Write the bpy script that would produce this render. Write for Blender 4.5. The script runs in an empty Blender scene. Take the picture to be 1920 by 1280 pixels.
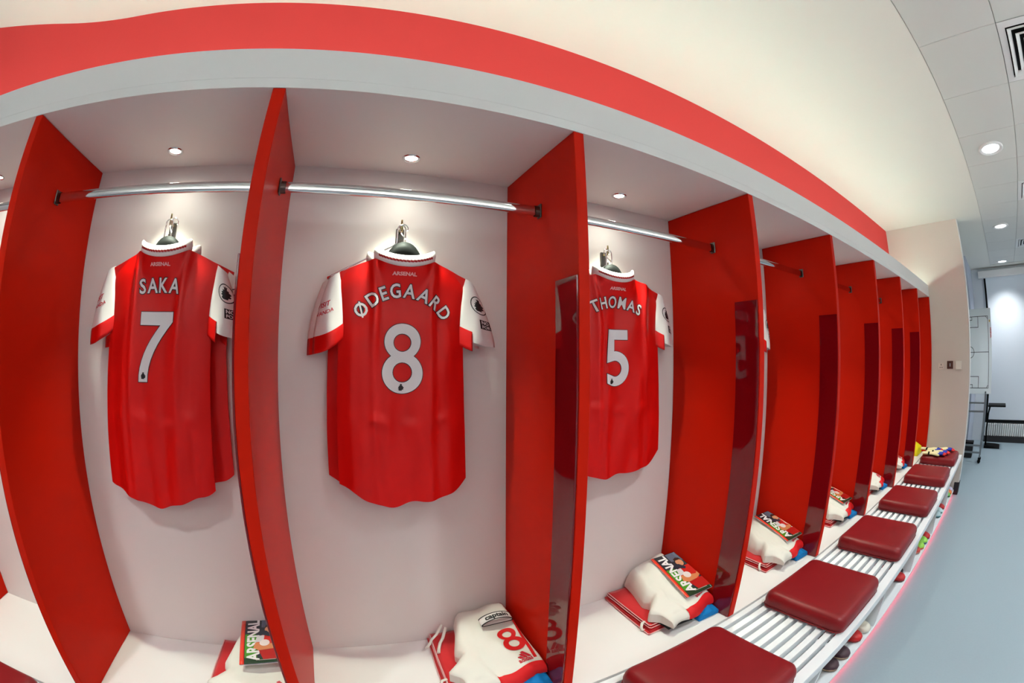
import bpy, bmesh, math, random
from mathutils import Vector, Matrix
random.seed(7)
scene = bpy.context.scene
COL = scene.collection
PI = math.pi

# ------------------------------------------------------------------ camera
cam = bpy.data.cameras.new('camera')
cam.type = 'PANO'
try: cam.panorama_type = 'FISHEYE_LENS_POLYNOMIAL'
except Exception: cam.cycles.panorama_type = 'FISHEYE_LENS_POLYNOMIAL'
cam.sensor_fit = 'HORIZONTAL'
cam.sensor_width = 36.0
cam.sensor_height = 24.0
cam.fisheye_fov = PI
for nm, v in (('k0', 0.0), ('k1', -0.06593031), ('k2', -1.591789e-05), ('k3', -4.819821e-06), ('k4', -1.012804e-07)):
    setattr(cam, 'fisheye_polynomial_' + nm, v)
cam.clip_start = 0.02
cam.clip_end = 100
cam_ob = bpy.data.objects.new('camera', cam)
COL.objects.link(cam_ob)
_yaw, _pit, _rol = 0.4078, 0.0368, 0.0052
_f = Vector((math.sin(_yaw)*math.cos(_pit), math.cos(_yaw)*math.cos(_pit), math.sin(_pit)))
_r0 = Vector((math.cos(_yaw), -math.sin(_yaw), 0)); _u0 = _r0.cross(_f)
_r = math.cos(_rol)*_r0 + math.sin(_rol)*_u0
_u = -math.sin(_rol)*_r0 + math.cos(_rol)*_u0
M = Matrix((_r, _u, -_f)).transposed().to_4x4()
M.translation = Vector((1.0215, -0.91845, 1.5525))
cam_ob.matrix_world = M
scene.camera = cam_ob

# ------------------------------------------------------------------ world, exposure
scene.view_settings.view_transform = 'Standard'
try: scene.view_settings.look = 'None'
except Exception: pass
scene.view_settings.gamma = 1.0
scene.view_settings.use_curve_mapping = False
scene.view_settings.exposure = 0.36
scene.cycles.use_denoising = True
scene.cycles.max_bounces = 12
scene.cycles.diffuse_bounces = 6
world = bpy.data.worlds.new('room_world')
scene.world = world
world.use_nodes = True
world.node_tree.nodes['Background'].inputs[0].default_value = (0.8, 0.85, 0.9, 1)
world.node_tree.nodes['Background'].inputs[1].default_value = 0.05

# ------------------------------------------------------------------ dimensions (metres)
W = 0.81            # bay pitch; dividers stand at x = k*W
T = 0.0333          # divider thickness
S = 0.4523          # seat height
D = 0.4805          # depth of a bay (front plane y = 0)
H = 2.1851          # underside of canopy
F = 2.3157          # top of fascia
CZ = 3.0166         # ceiling
RZ, RY = 1.9994, 0.2148   # hanging rails
YR = 0.503          # red wall
XE = 6.48           # wing wall at the end of the row
XL = -2.6           # left wall of the room
XF = 10.15          # far wall
YB = -3.9           # wall behind the camera
E_BAY, E_SPILL, E_ROOM, E_COVE, E_RED = 44.0, 2.0, 96.0, 21.0, 6.5
E_FILL = 66.0

def lamp(name, kind, loc, energy, color, **kw):
    l = bpy.data.lights.new(name, kind)
    l.energy = energy; l.color = color
    rot = kw.pop('rot', None)
    for k, v in kw.items(): setattr(l, k, v)
    o = bpy.data.objects.new(name, l)
    COL.objects.link(o); o.location = loc
    if rot: o.rotation_euler = rot
    return o
BAYS = range(-1, 8)
for k in BAYS:       # small recessed spots over every bay
    lamp('bay_spot', 'SPOT', (k*W + W/2 - (0.14 if k < 0 else 0), 0.351, H - 0.012), E_BAY, (0.88, 1.0, 0.80),
         spot_size=math.radians(66), spot_blend=1.0, shadow_soft_size=0.016)
    lamp('bay_spill', 'SPOT', (k*W + W/2 - (0.14 if k < 0 else 0), 0.351, H - 0.012), E_SPILL, (0.98, 1.0, 0.84),
         spot_size=math.radians(158), spot_blend=1.0, shadow_soft_size=0.018)
for y in (-1.16, -2.98):   # recessed room lamps
    for x in (-0.22, 2.23, 4.68, 7.13, 9.58):
        lamp('room_lamp', 'SPOT', (x, y, CZ - 0.025), E_ROOM, (0.95, 0.975, 1.0), spot_size=math.radians(112), spot_blend=0.8, shadow_soft_size=0.08)

# ------------------------------------------------------------------ materials
def lin(c):
    return tuple(((v/255.0)/12.92 if v/255.0 <= 0.04045 else ((v/255.0+0.055)/1.055)**2.4) for v in c)
MATS = {}
def mat(name, rgb, rough=0.5, spec=0.5, metal=0.0, noise=0.0, nscale=30.0, bump=0.0, bscale=200.0, coat=0.0, coat_rough=0.05, emit=None, estr=0.0, sheen=0.0, stretch=None):
    if name in MATS: return MATS[name]
    m = bpy.data.materials.new(name); m.use_nodes = True
    nt = m.node_tree; b = nt.nodes['Principled BSDF']
    c = lin(rgb) + (1,)
    b.inputs['Base Color'].default_value = c
    b.inputs['Roughness'].default_value = rough
    b.inputs['Specular IOR Level'].default_value = spec
    b.inputs['Metallic'].default_value = metal
    b.inputs['Coat Weight'].default_value = coat
    b.inputs['Coat Roughness'].default_value = coat_rough
    if sheen:
        b.inputs['Sheen Weight'].default_value = sheen
    if emit:
        b.inputs['Emission Color'].default_value = tuple(emit) + (1,)
        b.inputs['Emission Strength'].default_value = estr
    if noise or bump:
        tc = nt.nodes.new('ShaderNodeTexCoord')
        mp = nt.nodes.new('ShaderNodeMapping')
        nt.links.new(tc.outputs['Object'], mp.inputs['Vector'])
        if stretch: mp.inputs['Scale'].default_value = stretch
        if noise:
            n = nt.nodes.new('ShaderNodeTexNoise'); n.inputs['Scale'].default_value = nscale; n.inputs['Detail'].default_value = 4
            nt.links.new(mp.outputs['Vector'], n.inputs['Vector'])
            r = nt.nodes.new('ShaderNodeMix'); r.data_type = 'RGBA'
            r.inputs[6].default_value = tuple(max(0, v*(1-noise)) for v in c[:3]) + (1,)
            r.inputs[7].default_value = tuple(min(1, v*(1+noise)) for v in c[:3]) + (1,)
            nt.links.new(n.outputs['Fac'], r.inputs[0]); nt.links.new(r.outputs[2], b.inputs['Base Color'])
        if bump:
            n2 = nt.nodes.new('ShaderNodeTexNoise'); n2.inputs['Scale'].default_value = bscale
            nt.links.new(mp.outputs['Vector'], n2.inputs['Vector'])
            bp = nt.nodes.new('ShaderNodeBump'); bp.inputs['Strength'].default_value = bump; bp.inputs['Distance'].default_value = 0.002
            nt.links.new(n2.outputs['Fac'], bp.inputs['Height']); nt.links.new(bp.outputs['Normal'], b.inputs['Normal'])
    MATS[name] = m
    return m
M_white = mat('white_lacquer', (226, 224, 222), 0.45, 0.4, noise=0.015, nscale=3)
M_panel = mat('white_wall_paint', (226, 219, 216), 0.55, 0.4, noise=0.015, nscale=2)
M_cream = mat('cream_plaster', (232, 228, 218), 0.8, 0.2, noise=0.012, nscale=2)
M_endw = mat('end_wall_paint', (212, 201, 191), 0.75, 0.3, noise=0.012, nscale=2)
M_roomw = mat('room_wall_paint', (222, 226, 230), 0.8, 0.2, noise=0.012, nscale=2)
M_redw = mat('red_wall_paint', (204, 58, 56), 0.75, 0.25, noise=0.02, nscale=3)
M_div = mat('red_divider_lacquer', (190, 28, 10), 0.34, 0.05, noise=0.02, nscale=4)
M_gloss = mat('dark_red_gloss_acrylic', (112, 4, 14), 0.04, 0.6)
M_chrome = mat('polished_chrome', (222, 222, 222), 0.06, 0.5, 1.0)
M_steel = mat('brushed_steel', (150, 154, 156), 0.3, 0.5, 1.0)
M_bronze = mat('aged_metal', (104, 100, 96), 0.35, 0.5, 1.0)
M_brass = mat('brass', (176, 160, 112), 0.25, 0.5, 1.0)
M_leather = mat('dark_red_leather', (124, 16, 22), 0.42, 0.35, noise=0.05, nscale=8, bump=0.06, bscale=400)
M_slat = mat('white_painted_wood', (226, 230, 232), 0.5, 0.4, noise=0.015, nscale=6)
M_floor = mat('pale_blue_vinyl', (140, 157, 165), 0.42, 0.4, noise=0.035, nscale=60)
M_tile = mat('metal_ceiling_tile', (212, 210, 204), 0.6, 0.3, noise=0.01, nscale=20)
M_joint = mat('tile_joint', (150, 150, 150), 0.8, 0.2)
M_black = mat('black_plastic', (14, 15, 15), 0.6, 0.1)
M_dark = mat('dark_grey_rubber', (44, 42, 44), 0.6, 0.3)
M_red = mat('red_polyester', (206, 10, 6), 0.40, 0.25, noise=0.03, nscale=400, bump=0.05, bscale=900, stretch=(0.3, 0.3, 2))
M_shirtw = mat('white_polyester', (232, 228, 226), 0.5, 0.4, bump=0.05, bscale=700, sheen=0.1)
M_trimred = mat('red_trim', (150, 14, 24), 0.6, 0.3)
M_cotton = mat('white_cotton', (220, 217, 208), 0.75, 0.25, bump=0.08, bscale=300, sheen=0.15)
M_hem = mat('red_hem_fabric', (206, 22, 26), 0.6, 0.3)
M_towel = mat('red_training_fabric', (196, 36, 40), 0.75, 0.2, noise=0.06, nscale=120, sheen=0.2)
M_pipe = mat('pale_pink_piping', (222, 170, 168), 0.7, 0.2)
M_blue = mat('blue_sock_fabric', (10, 112, 178), 0.7, 0.2, noise=0.1, nscale=60)
M_blackf = mat('black_fabric', (16, 16, 18), 0.8, 0.2)
M_printw = mat('white_print', (226, 224, 226), 0.45, 0.4)
M_printk = mat('black_print', (24, 20, 24), 0.5, 0.4)
M_printr = mat('crimson_print', (190, 24, 44), 0.5, 0.4)
M_shirtlabel = mat('pale_pink_print', (232, 170, 170), 0.5, 0.4)
M_lens = mat('lamp_lens', (255, 255, 255), 0.4, 0.5, emit=(1.0, 0.97, 0.92), estr=7.0)
M_lensc = mat('cool_lamp_lens', (255, 255, 255), 0.4, 0.5, emit=(0.93, 0.98, 1.0), estr=6.0)
M_ledr = mat('red_light_strip', (255, 60, 80), 0.5, 0.5, emit=(1.0, 0.05, 0.10), estr=E_RED)
M_cove = mat('warm_cove_strip', (255, 240, 210), 0.5, 0.5, emit=(0.68, 1.0, 0.90), estr=E_COVE)
M_screen = mat('projection_screen', (226, 232, 238), 0.85, 0.2)
M_board = mat('whiteboard_enamel', (222, 228, 230), 0.25, 0.5)
M_rad = mat('radiator_enamel', (226, 228, 226), 0.45, 0.4)
M_greyc = mat('grey_cabinet', (176, 180, 186), 0.6, 0.3)
M_brown = mat('brown_plate', (78, 44, 34), 0.4, 0.4)
M_ivory = mat('ivory_plate', (226, 212, 200), 0.4, 0.4)

# ------------------------------------------------------------------ mesh helpers
def obj(name, me, m=None, parent=None, loc=None, kind=None):
    if isinstance(me, bmesh.types.BMesh):
        bm = me; me = bpy.data.meshes.new(name); bm.to_mesh(me); bm.free()
    o = bpy.data.objects.new(name, me)
    if m is not None:
        if me.materials: me.materials[0] = m
        else: me.materials.append(m)
    COL.objects.link(o)
    if parent is not None: o.parent = parent
    if loc is not None: o.location = loc
    if kind: o['kind'] = kind
    return o
def thing(name, label, cat, loc=(0, 0, 0), rotz=0.0, group=None):
    o = bpy.data.objects.new(name, None); COL.objects.link(o)
    o.empty_display_size = 0.05
    o.location = loc; o.rotation_euler = (0, 0, rotz)
    return tag(o, label, cat, group)
def tag(o, label, cat, group=None):
    o['label'] = label; o['category'] = cat
    if group: o['group'] = group
    return o
def dup(root, loc=None, rot=None, label=None, group=None):
    r = root.copy(); COL.objects.link(r)
    if loc is not None: r.location = loc
    if rot is not None: r.rotation_euler = rot
    if label: r['label'] = label
    if group: r['group'] = group
    for ch in list(root.children):
        c = ch.copy(); COL.objects.link(c); c.parent = r
        for g in list(ch.children):
            d = g.copy(); COL.objects.link(d); d.parent = c
    return r
def smooth(bm, on=True):
    for f in bm.faces: f.smooth = on
    return bm
def add_box(bm, x0, x1, y0, y1, z0, z1, bev=0.0, seg=2):
    vs = [bm.verts.new(p) for p in ((x0,y0,z0),(x1,y0,z0),(x1,y1,z0),(x0,y1,z0),(x0,y0,z1),(x1,y0,z1),(x1,y1,z1),(x0,y1,z1))]
    fs = [bm.faces.new([vs[i] for i in q]) for q in ((0,3,2,1),(4,5,6,7),(0,1,5,4),(1,2,6,5),(2,3,7,6),(3,0,4,7))]
    if bev > 0:
        es = list({e for f in fs for e in f.edges})
        bmesh.ops.bevel(bm, geom=es, offset=bev, segments=seg, affect='EDGES', profile=0.5)
    return bm
def box(x0, x1, y0, y1, z0, z1, bev=0.0, seg=2):
    return add_box(bmesh.new(), x0, x1, y0, y1, z0, z1, bev, seg)
def add_tube(bm, pts, r, n=8, closed=False, sx=1.0):
    """tube along a polyline; r a number or a list"""
    P = [Vector(p) for p in pts]; L = len(P); rings = []
    up = None
    for i, p in enumerate(P):
        a = P[(i-1) % L] if (i > 0 or closed) else P[i]
        b = P[(i+1) % L] if (i < L-1 or closed) else P[i]
        d = (b - a).normalized()
        if up is None:
            up = Vector((0, 0, 1)) if abs(d.z) < 0.9 else Vector((0, 1, 0))
        s = d.cross(up)
        if s.length < 1e-6: s = d.orthogonal()
        s.normalize(); up = s.cross(d).normalized()
        rr = r[i] if isinstance(r, (list, tuple)) else r
        rings.append([bm.verts.new(p + s*math.cos(2*PI*k/n)*rr*sx + up*math.sin(2*PI*k/n)*rr) for k in range(n)])
    for i in range(L if closed else L-1):
        a, b = rings[i], rings[(i+1) % L]
        for k in range(n):
            f = bm.faces.new((a[k], a[(k+1) % n], b[(k+1) % n], b[k])); f.smooth = True
    if not closed:
        bm.faces.new(rings[0]); bm.faces.new(list(reversed(rings[-1])))
    return bm
def add_lathe(bm, prof, n=24, c=(0, 0, 0)):
    rings = []
    for (r, z) in prof:
        rings.append([bm.verts.new((c[0]+r*math.cos(2*PI*k/n), c[1]+r*math.sin(2*PI*k/n), c[2]+z)) for k in range(n)])
    for a, b in zip(rings, rings[1:]):
        for k in range(n):
            f = bm.faces.new((a[k], a[(k+1) % n], b[(k+1) % n], b[k])); f.smooth = True
    return rings
def disc(r, n=24):
    bm = bmesh.new(); bm.faces.new([bm.verts.new((r*math.cos(2*PI*k/n), -r*math.sin(2*PI*k/n), 0)) for k in range(n)]); return bm
def grid_tube(rows, closed_u=True, caps=(False, False)):
    bm = bmesh.new()
    R = [[bm.verts.new(p) for p in row] for row in rows]
    n = len(R[0])
    for a, b in zip(R, R[1:]):
        for k in range(n if closed_u else n-1):
            f = bm.faces.new((a[k], a[(k+1) % n], b[(k+1) % n], b[k])); f.smooth = True
    if caps[0]: bm.faces.new(list(reversed(R[0])))
    if caps[1]: bm.faces.new(R[-1])
    return bm
def interp(x, xs, ys):
    if x <= xs[0]: return ys[0]
    for i in range(1, len(xs)):
        if x <= xs[i]:
            t = (x-xs[i-1])/(xs[i]-xs[i-1]); t = t*t*(3-2*t)*0.5 + t*0.5
            return ys[i-1] + t*(ys[i]-ys[i-1])
    return ys[-1]

# flat 2-D shapes (lettering, numbers, marks)
def _curve_mesh(cu):
    o = bpy.data.objects.new('tmp_shape', cu); COL.objects.link(o)
    bpy.context.view_layer.update()
    me = bpy.data.meshes.new_from_object(o.evaluated_get(bpy.context.evaluated_depsgraph_get()))
    bpy.data.objects.remove(o); bpy.data.curves.remove(cu)
    V = [(v.co.x, v.co.y) for v in me.vertices]; Fc = [tuple(p.vertices) for p in me.polygons]
    bpy.data.meshes.remove(me)
    return V, Fc
def text2d(s, size, off=0.0, align='CENTER', shear=0.0):
    cu = bpy.data.curves.new('tmp_text', 'FONT'); cu.body = s; cu.size = size; cu.offset = off
    cu.align_x = align; cu.resolution_u = 3; cu.shear = shear
    return _curve_mesh(cu)
def shape2d(polys, off=0.0):
    cu = bpy.data.curves.new('tmp_poly', 'CURVE'); cu.dimensions = '2D'; cu.fill_mode = 'BOTH'; cu.offset = off
    for poly in polys:
        sp = cu.splines.new('POLY'); sp.points.add(len(poly)-1)
        for p, q in zip(sp.points, poly): p.co = (q[0], q[1], 0, 1)
        sp.use_cyclic_u = True
    return _curve_mesh(cu)
def xf(shape, dx=0, dy=0, rot=0, sx=1, sy=1):
    c, s = math.cos(rot), math.sin(rot)
    return [(c*x*sx - s*y*sy + dx, s*x*sx + c*y*sy + dy) for x, y in shape[0]], shape[1]
def merge2d(shapes):
    V, Fc = [], []
    for v, f in shapes:
        n = len(V); V += v; Fc += [tuple(i+n for i in q) for q in f]
    return V, Fc
def decal(name, shape, m, parent, mapfn, grid=0.012, ):
    """lay a flat print on a curved surface: mapfn(u, v) gives the 3-D point"""
    bm = bmesh.new()
    vs = [bm.verts.new((x, y, 0)) for x, y in shape[0]]
    for f in shape[1]:
        try: bm.faces.new([vs[i] for i in f])
        except Exception: pass
    if grid:
        xs = [v.co.x for v in bm.verts]; ys = [v.co.y for v in bm.verts]
        for lo, hi, no in ((min(xs), max(xs), (1, 0, 0)), (min(ys), max(ys), (0, 1, 0))):
            q = math.floor(lo/grid)*grid + grid
            while q < hi:
                bmesh.ops.bisect_plane(bm, geom=bm.verts[:]+bm.edges[:]+bm.faces[:], plane_co=(q*no[0], q*no[1], 0), plane_no=no)
                q += grid
    for v in bm.verts: v.co = Vector(mapfn(v.co.x, v.co.y))
    return obj(name, smooth(bm), m, parent)
def ellipse(cx, cy, rx, ry, n=28): return [(cx+rx*math.cos(2*PI*k/n), cy+ry*math.sin(2*PI*k/n)) for k in range(n)]
def lion(cx, cy, s):
    """crowned lion head in profile"""
    body = [(-.30,-.50),(.12,-.50),(.16,-.36),(.34,-.34),(.40,-.24),(.30,-.16),(.46,-.06),(.40,.04),(.26,.10),(.30,.22),(.12,.26),
            (.14,.40),(.20,.54),(.06,.46),(.00,.58),(-.07,.46),(-.20,.55),(-.16,.40),(-.14,.28),(-.34,.24),(-.28,.12),(-.46,.06),(-.36,-.04),(-.48,-.16),(-.34,-.24),(-.42,-.38)]
    return [(cx+x*s, cy+y*s) for x, y in body]
def number_poly(n, off=0):
    h = 0.212
    if n == '8':
        rt, rb = (.0555, .055), (.0625, .062)
        ct, cb = h-rt[1], rb[1]
        def hw(y):
            a = 1-((y-ct)/rt[1])**2; b = 1-((y-cb)/rb[1])**2
            return max(rt[0]*math.sqrt(a) if a > 0 else 0, rb[0]*math.sqrt(b) if b > 0 else 0)
        ys = [h*(1-math.cos(PI*i/44))/2 for i in range(45)]
        L = [(hw(y), y) for y in ys]; out = L + [(-x, y) for x, y in reversed(L[1:-1])]
        return [out, ellipse(0, ct-.003, .0275, .0275), ellipse(0, cb+.002, .0305, .0305)]
    if n == '7':
        out = [(-.062, h), (.062, h), (.062, h-.03)]
        for i in range(9):
            t = i/8; out.append((.062-.098*(1-(1-t)**1.9)*1.0, (h-.03)*(1-t)))
        out += [(-.062+.003, 0.0)] if False else [(-.068, 0.0)]
        for i in range(1, 9):
            t = i/8; out.append((-.068+.082*(t**1.9), t*(h-.040)))
        out += [(-.062, h-.040)]
        return [out]
    if n == '5':
        out = [(-.044, h), (.046, h), (.046, h-.037), (-.012, h-.037), (-.014, h-.082)]
        cx, cy, ro, ri = -.012, .066, .0665, .0300
        for i in range(22):
            a = math.radians(88 - i*9.6); out.append((cx+ro*math.cos(a), cy+(ro-.001)*math.sin(a)))
        out += [(-.052, .012), (-.052, .048)]
        for i in range(18):
            a = math.radians(-118 + i*13.2); out.append((cx+ri*math.cos(a), cy+ri*math.sin(a)))
        out += [(-.052, .088)]
        return [out]
    # any other number: lettering
    return None
def adidas_mark(s):
    """three slanted bars over the lettering, width about s"""
    bars = []
    for i, (x, hgt) in enumerate(((-.34, .20), (-.10, .36), (.14, .52))):
        w = .20; k = .58
        bars.append([(x, .0), (x+w, .0), (x+w-hgt*k+.0, hgt*1.0), (x-hgt*k*.99+.02, hgt*.90)])
    bars = [[(x*s+.10*s, y*s) for x, y in b] for b in bars]
    txt = xf(text2d('adidas', .40*s, .012*s), 0, -.24*s, sx=.84)
    return merge2d([shape2d(bars), txt])

# ------------------------------------------------------------------ the room
o = obj('floor', box(XL, XF, YB, YR, -0.1, 0), M_floor, kind='structure')
# ceiling: plaster margin + recessed tile field
bm = bmesh.new()
add_box(bm, XL, XF, -0.885, YR+0.2, CZ, CZ+0.1)
add_box(bm, XL, XF, YB, -0.885, CZ+0.012, CZ+0.1)
add_box(bm, 9.84, XF, YB, -0.885, CZ, CZ+0.012)
ceil = obj('ceiling', bm, M_cream, kind='structure')
bm = bmesh.new(); add_box(bm, XL, 9.84, YB, -0.886, CZ+0.010, CZ+0.0118)
obj('tile_grid', bm, M_joint, ceil)
tile_full = None; tile_cut = None
xs0 = 3.170 - 0.602*10
VENTX = (1, 5, 9)
for i in range(-0, 22):
    x0 = xs0 + 0.602*i
    if x0 + 0.6 > 9.86 or x0 < XL: continue
    for j, (ya, yb) in enumerate(((-1.430, -0.888), (-2.031, -1.434), (-2.633, -2.036), (-3.235, -2.638), (-3.837, -3.240))):
        if j == 1 and (i-10) % 4 == 0 and i >= 2: continue     # air diffusers sit here
        if j == 0:
            if tile_cut is None:
                bm = box(0.0012, 0.6008, 0, yb-ya, 0, 0.010, 0.003, 1)
                tile_cut = obj('ceiling_tile', bm, M_tile, ceil, (x0, ya, CZ-0.001)); continue
            q = tile_cut.copy()
        else:
            if tile_full is None:
                bm = box(0.0012, 0.6008, 0, yb-ya, 0, 0.010, 0.003, 1)
                tile_full = obj('ceiling_tile', bm, M_tile, ceil, (x0, ya, CZ-0.001)); continue
            q = tile_full.copy()
        COL.objects.link(q); q.location = (x0, ya, CZ-0.001)
# red upper wall, bending forward at the left
def red_wall():
    pl = [(XE, YR)]
    x = -0.20
    pl.append((x, YR))
    ang = 0.0; px, py = x, YR
    for i in range(10):
        ang += math.radians(1.95)*1.0
        px -= 0.045*math.cos(ang); py -= 0.045*math.sin(ang); pl.append((px, py))
    d = 1.9; pl.append((px-d*math.cos(ang), py-d*math.sin(ang)))
    bm = bmesh.new(); rows = []
    for (x, y) in pl: rows.append((bm.verts.new((x, y, H+0.03)), bm.verts.new((x, y, CZ)), bm.verts.new((x, y+.1, CZ)), bm.verts.new((x, y+.1, H+0.03))))
    for a, b in zip(rows, rows[1:]):
        for k in range(4):
            bm.faces.new((a[k], a[(k+1) % 4], b[(k+1) % 4], b[k]))
    bm.faces.new(rows[0]); bm.faces.new(list(reversed(rows[-1])))
    bmesh.ops.recalc_face_normals(bm, faces=bm.faces[:])
    return bm
obj('wall_upper', red_wall(), M_redw, kind='structure')
obj('wall_back', box(XL, XE, D, D+0.12, 0, H+0.03), M_panel, kind='structure')
obj('wall_end', box(XE, XE+0.12, -0.522, YR+0.1, 0, CZ), M_endw, kind='structure')
obj('trim_1', box(XE+0.004, XE+0.116, -0.534, -0.5215, 0.14, CZ, 0.003, 1), M_white, kind='structure')
obj('baseboard_end', box(XE-0.008, XE+0.126, -0.540, -0.470, 0, 0.14, 0.003, 1), M_dark, kind='structure')
obj('wall_recess', box(XE+0.12, 8.72, YR, YR+0.1, 0, CZ), M_roomw, kind='structure')
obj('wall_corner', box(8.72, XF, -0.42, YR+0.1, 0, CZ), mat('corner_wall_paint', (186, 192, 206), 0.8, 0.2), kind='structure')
obj('wall_far', box(XF, XF+0.1, YB, YR+0.1, 0, CZ+0.1), M_roomw, kind='structure')
obj('wall_front', box(XL, XF, YB-0.1, YB, 0, CZ+0.1), M_roomw, kind='structure')
obj('wall_left', box(XL-0.1, XL, YB, YR+0.2, 0, CZ+0.1), M_roomw, kind='structure')

# ------------------------------------------------------------------ ceiling fittings
LEDM = None
def ceiling_light(x, y, label):
    t = thing('ceiling_light', label, 'light', (x, y, CZ-0.001), 0, 'recessed ceiling lights of the room')
    bm = bmesh.new(); add_lathe(bm, [(0.128, 0), (0.127, -0.008), (0.118, -0.013), (0.100, -0.012), (0.087, 0.004), (0.085, 0.0)], 40)
    obj('rim', bm, M_white, t)
    obj('lens', disc(0.087, 32), M_lensc, t, (0, 0, -0.0045))
    global LEDM
    for k in range(6):
        a = 2*PI*k/6 + .3
        if LEDM is None:
            bm = bmesh.new(); add_lathe(bm, [(0.0004, -0.003), (0.005, -0.003), (0.006, 0.0)], 10); LEDM = bpy.data.meshes.new('led_cup'); bm.to_mesh(LEDM); bm.free(); LEDM.materials.append(M_steel)
        obj('led_cup', LEDM, None, t, (0.060*math.cos(a), 0.060*math.sin(a), -0.0055))
    return t
for x, lb in ((2.23, 'round recessed ceiling light beside the plaster margin, out of the photo above'), (4.68, 'nearest round recessed ceiling light, at the right edge of the photo'),
              (7.13, 'middle of the three round recessed ceiling lights in view'), (9.58, 'farthest round recessed ceiling light, just in front of the projection screen')):
    ceiling_light(x, -1.165, lb)
def diffuser(x, label):
    t = thing('air_vent', label, 'vent', (x, -1.7325, CZ-0.001), 0, 'square air vents in the tiled ceiling')
    def ring(a, b, za, zb):
        bm = bmesh.new()
        v = [[bm.verts.new((sx*r, sy*r, z)) for sx, sy in ((-1,-1),(1,-1),(1,1),(-1,1))] for r, z in ((a, za), (b, zb), (b-0.0, zb+0.004), (a, za+0.004))]
        for i in range(4):
            p, q = v[i], v[(i+1) % 4]
            for k in range(4): bm.faces.new((p[k], p[(k+1) % 4], q[(k+1) % 4], q[k]))
        bmesh.ops.recalc_face_normals(bm, faces=bm.faces[:])
        return bm
    obj('frame', ring(0.298, 0.248, -0.001, -0.004), M_white, t)
    for k in range(4):
        r = 0.238 - 0.056*k
        obj('louvre', ring(r, r-0.034, -0.010, 0.0035), M_white, t)
    obj('backing', box(-0.25, 0.25, -0.25, 0.25, 0.0085, 0.0095), M_black, t)
    obj('core_plate', box(-0.016, 0.016, -0.016, 0.016, -0.004, 0.0), M_white, t)
for k, lb in ((0, 'large square ceiling air vent at the top right corner of the photo'), (4, 'square ceiling air vent beyond the nearest ceiling light'), (8, 'far square ceiling air vent near the projection screen')):
    diffuser(3.170 + 0.602*k + 0.301, lb)

# ------------------------------------------------------------------ lockers: canopy, dividers, seat
XR0 = -1.9
t = thing('locker_canopy', 'long white canopy with a deep fascia running over all the lockers', 'canopy', (0, 0, H))
obj('soffit', box(XR0, XE-0.001, 0.0, D-0.001, 0, 0.03), M_white, t)
obj('fascia', box(XR0, XE-0.001, 0.0, 0.022, 0.0302, F-H, 0.0008, 1), M_white, t)
obj('cover_board', box(XR0, XE-0.001, 0.0225, YR-0.03, 0.0305, 0.05), M_white, t)
bm = bmesh.new(); add_tube(bm, [(-1.2, 0.16, F-H-0.052), (XE-0.03, 0.16, F-H-0.052)], 0.011, 8)
obj('light_strip', bm, M_cove, t)
ordn = ['first', 'second', 'third', 'fourth', 'fifth', 'sixth', 'seventh', 'eighth', 'ninth']
div_lbl = {
 -1: 'tall red locker divider beyond the left edge of the photo',
 0: 'tall red locker divider at the left edge, left of the number seven shirt',
 1: 'tall red locker divider between the number seven and number eight shirts',
 2: 'tall red locker divider between the number eight and number five shirts',
 3: 'tall red locker divider right of the number five shirt',
 4: 'fifth tall red locker divider from the left, right of the half hidden shirt sleeve',
 5: 'sixth tall red locker divider from the left of the photo',
 6: 'seventh tall red locker divider from the left of the photo',
 7: 'eighth tall red locker divider, left of the goalkeeper gloves bay',
 8: 'last red locker panel at the far end, against the cream end wall'}
dv = None
for k in range(-1, 9):
    if dv is None:
        dv = thing('locker_divider', div_lbl[k], 'divider', (k*W, 0, S), 0, 'red dividers between the lockers')
        obj('panel', box(-T/2, T/2, 0, D-0.001, 0.001, H-S-0.001, 0.0015, 1), M_div, dv)
        g = obj('gloss_strip', box(-T/2-0.006, -T/2-0.0002, 0.0035, 0.115, 0.002, 1.7640-S, 0.001, 1), M_gloss, dv); g['label'] = 'dark glossy red strip'
    elif k == 8:
        t = thing('locker_divider', div_lbl[k], 'divider', (k*W, 0, S), 0, 'red dividers between the lockers')
        obj('panel', box(-T/2, -0.001, 0, D-0.001, 0.001, H-S-0.001, 0.0015, 1), M_div, t)
    else:
        dup(dv, (k*W, 0, S), None, div_lbl[k])
t = thing('locker_seat_shelf', 'long white seat shelf running along the bottom of the lockers', 'shelf', (0, 0, S))
obj('board', box(XR0, XE-0.001, 0.0035, D-0.001, -0.03, 0, 0.001, 1), M_white, t)
obj('riser', box(XR0, XE-0.001, 0.006, 0.03, -S+0.056, -0.0305), M_white, t)
# slatted bench
t = thing('slatted_bench', 'long white slatted bench in front of the lockers under the cushions', 'bench', (0, 0, 0))
slat = None
for k in range(9):
    y1 = -0.038 - 0.0507*k
    if slat is None: slat = obj('slat', box(XR0, XE-0.002, 0, 0.0305, S-0.038, S, 0.0015, 1), M_slat, t, (0, y1, 0))
    else:
        q = slat.copy(); COL.objects.link(q); q.location = (0, y1, 0)
obj('front_rail', box(XR0, XE-0.002, -0.514, -0.462, S-0.052, S, 0.002, 1), M_slat, t)
up = br = None
for k in range(-2, 8):
    x = 0.94 + W*k
    if up is None:
        up = obj('upright', box(0, 0.022, -0.472, 0.002, 0.056, S-0.053), M_slat, t, (x, 0, 0))
        br = obj('bearer', box(0.0, 0.022, -0.455, 0.002, S-0.053, S-0.0385), M_slat, t, (x, 0, 0))
    else:
        for s_ in (up, br):
            q = s_.copy(); COL.objects.link(q); q.location = (x, 0, 0)
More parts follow.
